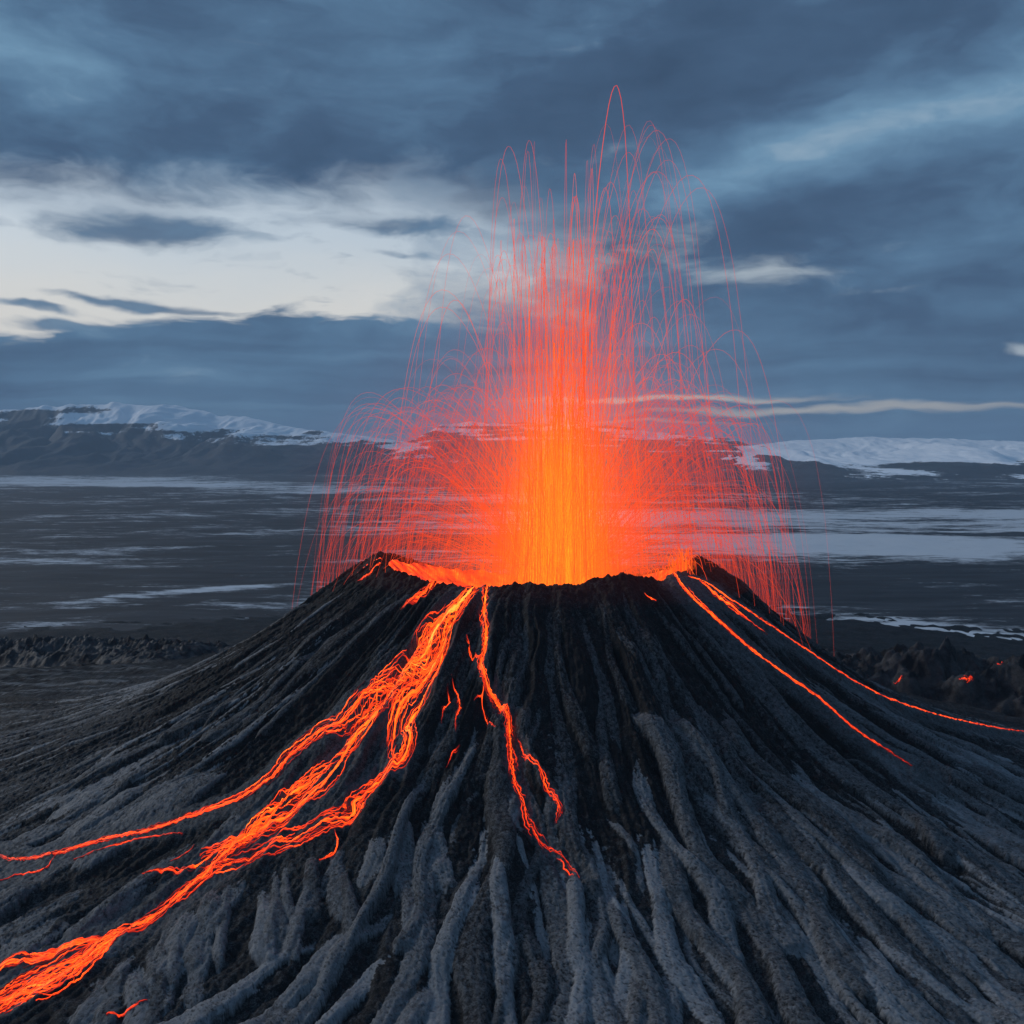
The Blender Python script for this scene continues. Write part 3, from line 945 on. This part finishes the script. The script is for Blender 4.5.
f = Flow()
f.braid(T['upper_a'], [.9, 1.2, .9, .3], 34, [.72, .66, .56, .42], .22, (.03, .10), links=12)
f.build('lava_trickle', 'short orange spill just below the front left crater lip', 'lava flow', group='lava trickles')
f = Flow()
f.braid(T['upper_b'], [.5, .5, .3, .2], 12, [.72, .56, .44, .3], .16, (.05, .12), links=4)
f.braid(T['upper_c'], [.4, .4, .2], 8, [.70, .5, .36], .14, (.05, .12))
f.build('lava_trickle', 'red forked trickle over the far left shoulder of the rim', 'lava flow', group='lava trickles')
f = Flow()
f.braid(T['bottom_streak'], [.2, .4, .4], 6, [.34, .42, .36], .20, (.06, .12))
f.build('lava_trickle', 'lone red streak between grey lobes at the bottom left', 'lava flow', group='lava trickles')

f = Flow()
f.braid(T['east'], [.8, .8, .6, .4, .35, .35, .35, .3, .2], 22, [.68, .62, .58, .54, .50, .44, .32], .22, (.035, .11), links=40, jag=.22)
f.braid(T['spot_b'], [.1, .2], 2, [.60, .5], .14, (.04, .1))
f.build('lava_flow', 'narrow lava stream from the right notch fading halfway down the slope', 'lava flow', group='lava flows on the cone')
f = Flow()
f.braid(T['east_outer'], [.4, .5, .4, .35, .3, .3, .3, .3, .3, .3], 26, [.62, .58, .54, .52, .52, .54, .50, .44, .38], .17, (.05, .14), links=16, jag=.18)
f.braid(T['east_mid'], [.3, .5, .3], 12, [.66, .60, .48], .16, (.05, .12))
f.build('lava_flow', 'long curving lava stream along the right shoulder of the cone', 'lava flow', group='lava flows on the cone')

# molten floor and inner walls of the crater
def lava_lake():
    a = np.linspace(0, 2 * math.pi, 361)[:-1]
    u = np.linspace(0.02, 1, 120)
    rim = np.interp(wrap(a), RIM_A, RIM_R)
    deg = np.degrees(wrap(a))
    # molten rock reaches the lip on the left, at the two notches and at the back; the front wall stays dark
    reach = np.interp(deg, [-200, -178, -165, -150, -135, -118, -104, -97, -66, -58, -48, -25, -8, 8, 30, 60, 120, 150, 160],
                      [.90, .93, .95, .97, 1.0, 1.0, 1.0, .86, .84, .98, 1.0, .99, .93, .9, .98, 1.0, 1.0, .95, .90])
    r = u[:, None] * (rim * reach)[None, :]
    x, y = r * np.cos(a), r * np.sin(a)
    z = height(x, y) + .45 + .25 * fbm(x / 3, y / 3, 3, 611)
    z[-1] -= .9
    heat = .43 + .50 * fbm(x / 3.5, y / 3.5, 5, 621, .6) + .16 * np.exp(-(r / 14) ** 2) + .10 * fbm(x / 1.2, y / 1.2, 3, 631)
    ob = link_mesh('lava_lake', np.stack([x, y, z], -1).reshape(-1, 3), grid_faces(len(u), len(a), True), MAT_LAVA, attrs={'molten': heat})
    tag(ob, 'orange molten lava filling the crater and its inner wall', 'lava lake')


lava_lake()

# glowing spots in the clinker ridge on the right
_rx, _ry, _rz = RX.ravel(), RY.ravel(), RZ.ravel()


def ridge_height(x, y):
    x, y = np.atleast_1d(x), np.atleast_1d(y)
    i = np.argmin((x[:, None] - _rx[None, :]) ** 2 + (y[:, None] - _ry[None, :]) ** 2, axis=1)
    d = (x - _rx[i]) ** 2 + (y - _ry[i]) ** 2
    h = height(x, y)
    return np.where(d < 1.0, np.maximum(h, _rz[i]), h)


for pts, n, lab in (
        ([(127.5, 55.2), (129.5, 53.9), (131.5, 54.2)], 9, 'largest red ember glowing low in the right clinker ridge'),
        ([(139.4, 55.6), (140.6, 54.8), (142.0, 55.2)], 6, 'ember at the far right end of the clinker ridge'),
        ([(110.4, 61.6), (111.5, 60.9), (112.8, 60.6)], 6, 'small ember at the near foot of the right clinker ridge, close to the cone')):
    f = Flow(ridge_height)
    f.braid(pts, [.4, .8, .3], n, [.36, .46, .34], .22, (.06, .16), jag=.4)
    f.build('ember_vent', lab, 'ember', group='embers in the right ridge')

# ======================================================================== lava fountain
G = 9.81
VENT = np.array([3.6, 1.5, 63.5])


def arc(vent, apex, reach, phi, drag, seg=34, bent=0.0):
    """A clot of lava thrown to height `apex`, coming down `reach` metres away in direction phi; air slows it sideways."""
    vz = math.sqrt(2 * G * apex)
    tt = np.linspace(0, 1, seg) ** .9
    t_top = vz / G
    t = tt * t_top * 2.35
    tau = drag * t_top
    k = (1 - np.exp(-t / tau)) / (1 - math.exp(-2 * t_top / tau))
    z = vent[2] + vz * t - .5 * G * t * t
    x = vent[0] + math.cos(phi) * reach * k + bent * k * k
    y = vent[1] + math.sin(phi) * reach * k
    g = height(x, y)
    ok = (z > g + .2) | (t < t_top)
    n = seg if ok.all() else max(6, int(np.argmin(ok)) + 1)
    return np.stack([x, y, z], -1)[:n], t[:n] / t_top


def tube(p, rad, sides=3):
    d = np.gradient(p, axis=0)
    d /= np.linalg.norm(d, axis=1)[:, None] + 1e-9
    up = np.array([.31, .87, .38])
    a = np.cross(d, up); a /= np.linalg.norm(a, axis=1)[:, None] + 1e-9
    b = np.cross(d, a)
    ang = np.arange(sides) * 2 * math.pi / sides
    rad = np.broadcast_to(rad, len(p))
    V = p[:, None, :] + rad[:, None, None] * (np.cos(ang)[None, :, None] * a[:, None, :] + np.sin(ang)[None, :, None] * b[:, None, :])
    return V.reshape(-1, 3), grid_faces(len(p), sides, True)


def lateral_phi():
    """Directions to the sides and away from the front lip."""
    while True:
        a = rng.uniform(0, 2 * math.pi)
        if math.sin(a) > -.08 - .1 * rng.random() and rng.random() < .30 + .70 * abs(math.cos(a)):
            return a


def back_phi():
    a = rng.uniform(.22, .75) * rng.choice([.35, 1, 1])
    a = max(a, .2)
    return a if rng.random() < .5 else math.pi - a


def make_jets():
    out = []

    def one(apex, reach, phi, rad, heat0, heat1, drag=1.6, exact=False):
        v = VENT + np.array([rng.normal(0, 1.6), rng.normal(0, 1.3), 0])
        if exact:
            pass
        elif apex > 42:
            v = VENT + np.array([rng.normal(1, 4.5), rng.normal(0, 3), 0])
        elif reach < 26 and heat0 > .62:
            v = VENT + np.array([rng.normal(0, 3.6), rng.normal(0, 3.0), 0])
        p, u = arc(v, apex, reach, phi, drag, bent=rng.normal(0, .5))
        jit = fbm(u * 6, u * 0 + rng.uniform(0, 99), 2, 9) * .12
        p[:, 0] += jit
        heat = heat0 + (heat1 - heat0) * np.clip(u / 2, 0, 1) ** .8
        heat = heat - .10 * np.clip((p[:, 2] - VENT[2]) / 110, 0, 1)
        out.append((p, rad * (1 - .25 * u / 2.3), heat, apex * rad * (1 + reach / 60)))
    def spread(rc):
        a = rng.uniform(0, 6.28)
        return -a if rc * math.sin(a) < -24 else a                                # nothing comes down over the front lip
    for _ in range(NCORE):                                                        # incandescent core
        ap = min(104, 10 + rng.exponential(19))
        rc = abs(rng.normal(0, 10))
        one(ap, rc, spread(rc), rng.uniform(.025, .075), rng.uniform(.80, 1.15) - .22 * ap / 90 - .012 * rc, rng.uniform(.48, .68))
    for _ in range(NMID):                                                         # body
        ap = min(88, 8 + rng.exponential(23))
        rc = min(58, abs(rng.normal(0, 31))) * (1 - .3 * ap / 90)
        one(ap, rc, spread(rc), rng.uniform(.015, .043), rng.uniform(.52, .76), rng.uniform(.36, .54))
    for _ in range(NWIDE):                                                        # wide skirts
        ap = 14 + 40 * rng.random()
        one(ap, 30 + 38 * rng.random() ** 1.2, back_phi(), rng.uniform(.016, .040), rng.uniform(.42, .58), rng.uniform(.28, .42), rng.uniform(.7, 1.3))
    for _ in range(NTALL):                                                        # the tallest throws
        ap = 44 + 74 * rng.random() ** 1.9
        x = float(np.clip(rng.normal(14, 19 + .2 * (118 - ap)), -46, 50))
        one(ap, abs(x), .25 if x > 0 else math.pi - .25, rng.uniform(.014, .038), rng.uniform(.48, .60), rng.uniform(.36, .45))
    for ap, rc, side, rad in [(126, 19, 1, .13), (112, -22, 1, .06), (117, 40, 1, .05), (112, 30, 1, .05), (108, 34, 1, .05), (96, 44, 1, .06),
                              (96, -34, 1, .05), (88, -46, 1, .05), (74, -50, 1, .06), (62, 46, 1, .07), (72, 46, 1, .04), (102, 14, 1, .08), (99, 9, 1, .08),
                              (104, 22, 1, .06), (48, -66, 1, .07), (44, -58, 1, .06), (46, -62, 1, .05), (52, 52, 1, .07), (50, 55, 1, .05), (27, 50, 1, .10), (35, -60, 1, .1)]:
        phi = rng.uniform(.22, .5)
        one(ap, abs(rc), phi if rc > 0 else math.pi - phi, rad * .62, .60, .44, 1.4, True)
    return out


NCORE, NMID, NWIDE, NTALL = 430, 1500, 560, 150
jets = make_jets()
jets.sort(key=lambda j: -j[3])
fountain = bpy.data.objects.new('lava_fountain', None)
COL.objects.link(fountain)
fountain.location = VENT
tag(fountain, 'tall orange lava fountain throwing glowing arcs above the crater', 'lava fountain')
for p, rad, heat, _ in jets[:100]:
    V, F = tube(p - VENT, rad, 4)
    link_mesh('lava_arc', V, F, MAT_JET, fountain, attrs={'molten': np.repeat(heat, 4)})
Vs, Fs, Hs, base = [], [], [], 0
for p, rad, heat, _ in jets[100:]:
    V, F = tube(p - VENT, rad, 3)
    Vs.append(V); Fs.append(F + base); Hs.append(np.repeat(heat, 3)); base += len(V)
spray = link_mesh('lava_spray', np.concatenate(Vs), np.concatenate(Fs), MAT_JET, fountain, attrs={'molten': np.concatenate(Hs)})
tag(spray, kind='stuff')


def glow_material():
    """Incandescent mist: drops too fine to see one by one, giving off light and hiding nothing."""
    m, N = new_mat('incandescent_mist')
    co = N.new('ShaderNodeTexCoord').outputs['Object']
    s = N.new('ShaderNodeSeparateXYZ')
    N.put(s.inputs[0], co)
    rho2 = N.add(N.mul(s.outputs[0], s.outputs[0]), N.mul(s.outputs[1], s.outputs[1]))
    z = s.outputs[2]

    def shell(r0, k, z0, z1):
        g = N.math('EXPONENT', N.math('MULTIPLY', rho2, -1.0 / (r0 * r0)))
        return N.mul(N.mul(g, k), N.step(z, z0, z1, 1.0, 0.0))
    core = shell(7.5, .130, 0, 56)
    body = shell(19.0, .0165, 0, 88)
    wide = shell(36.0, .0018, 0, 78)
    tot = N.add(core, N.add(body, wide))
    tot1 = N.add(tot, 1e-6)
    col = N.mix(N.lin(N.math('DIVIDE', wide, tot1), .1, 1.0), (1.0, .165, .006, 1), (1.0, .080, .012, 1))
    col = N.mix(N.lin(N.math('DIVIDE', core, tot1), 0, .9), col, (1.0, .33, .008, 1))
    e = N.new('ShaderNodeEmission')
    N.put(e.inputs['Color'], col)
    N.put(e.inputs['Strength'], tot)
    o = N.new('ShaderNodeOutputMaterial')
    N.t.links.new(e.outputs[0], o.inputs['Volume'])
    m.cycles.volume_step_rate = 1.0
    return m


def mist():
    zs = np.array([-2, 0, 12, 30, 50, 70, 88, 104, 106.0])
    ra = np.array([1, 33, 62, 66, 62, 52, 38, 22, 1.0])
    a = np.linspace(0, 2 * math.pi, 49)[:-1]
    V = np.stack([ra[:, None] * np.cos(a), ra[:, None] * np.sin(a), np.repeat(zs[:, None], 48, 1)], -1)
    ob = link_mesh('glowing_mist', V.reshape(-1, 3), grid_faces(len(zs), 48, True), glow_material(), fountain)
    tag(ob, kind='stuff')


mist()

# a small second spout in the notch on the right of the rim
spout_at = np.array([29.0, -20.0, 0.0])
spout_at[2] = float(height(spout_at[0], spout_at[1])) + .3
Vs, Fs, Hs, base = [], [], [], 0
for _ in range(90):
    q = spout_at + np.array([rng.normal(0, 2.2), rng.normal(0, 1.5), 0])
    q[2] = float(height(q[0], q[1])) + .2
    p, u = arc(q, rng.uniform(.8, 5.5), abs(rng.normal(0, 4)), rng.uniform(0, 6.28), 2.0, 16)
    V, F = tube(p - spout_at, rng.uniform(.04, .09), 3)
    Vs.append(V); Fs.append(F + base); Hs.append(np.repeat(.72 - .14 * u, 3)); base += len(V)
spout = link_mesh('lava_spout', np.concatenate(Vs), np.concatenate(Fs), MAT_JET, attrs={'molten': np.concatenate(Hs)})
spout.location = spout_at
tag(spout, 'small orange spatter spout in the notch right of the crater rim', 'lava spout')

# ======================================================================== dusk haze
def haze():
    m, N = new_mat('haze')
    p = N.new('ShaderNodeVolumePrincipled')
    p.inputs['Color'].default_value = (.55, .76, 1.0, 1)
    p.inputs['Density'].default_value = 7.8e-5
    p.inputs['Anisotropy'].default_value = 0.0
    o = N.new('ShaderNodeOutputMaterial')
    N.t.links.new(p.outputs[0], o.inputs['Volume'])
    b = 14500.0
    v = [(x, y, z) for z in (-26.0, 560.0) for y in (-b, b) for x in (-b, b)]
    fc = [(0, 2, 3, 1), (4, 5, 7, 6), (0, 1, 5, 4), (1, 3, 7, 5), (3, 2, 6, 7), (2, 0, 4, 6)]
    ob = link_mesh('haze', v, fc, m, smooth=False)
    tag(ob, kind='stuff')


haze()
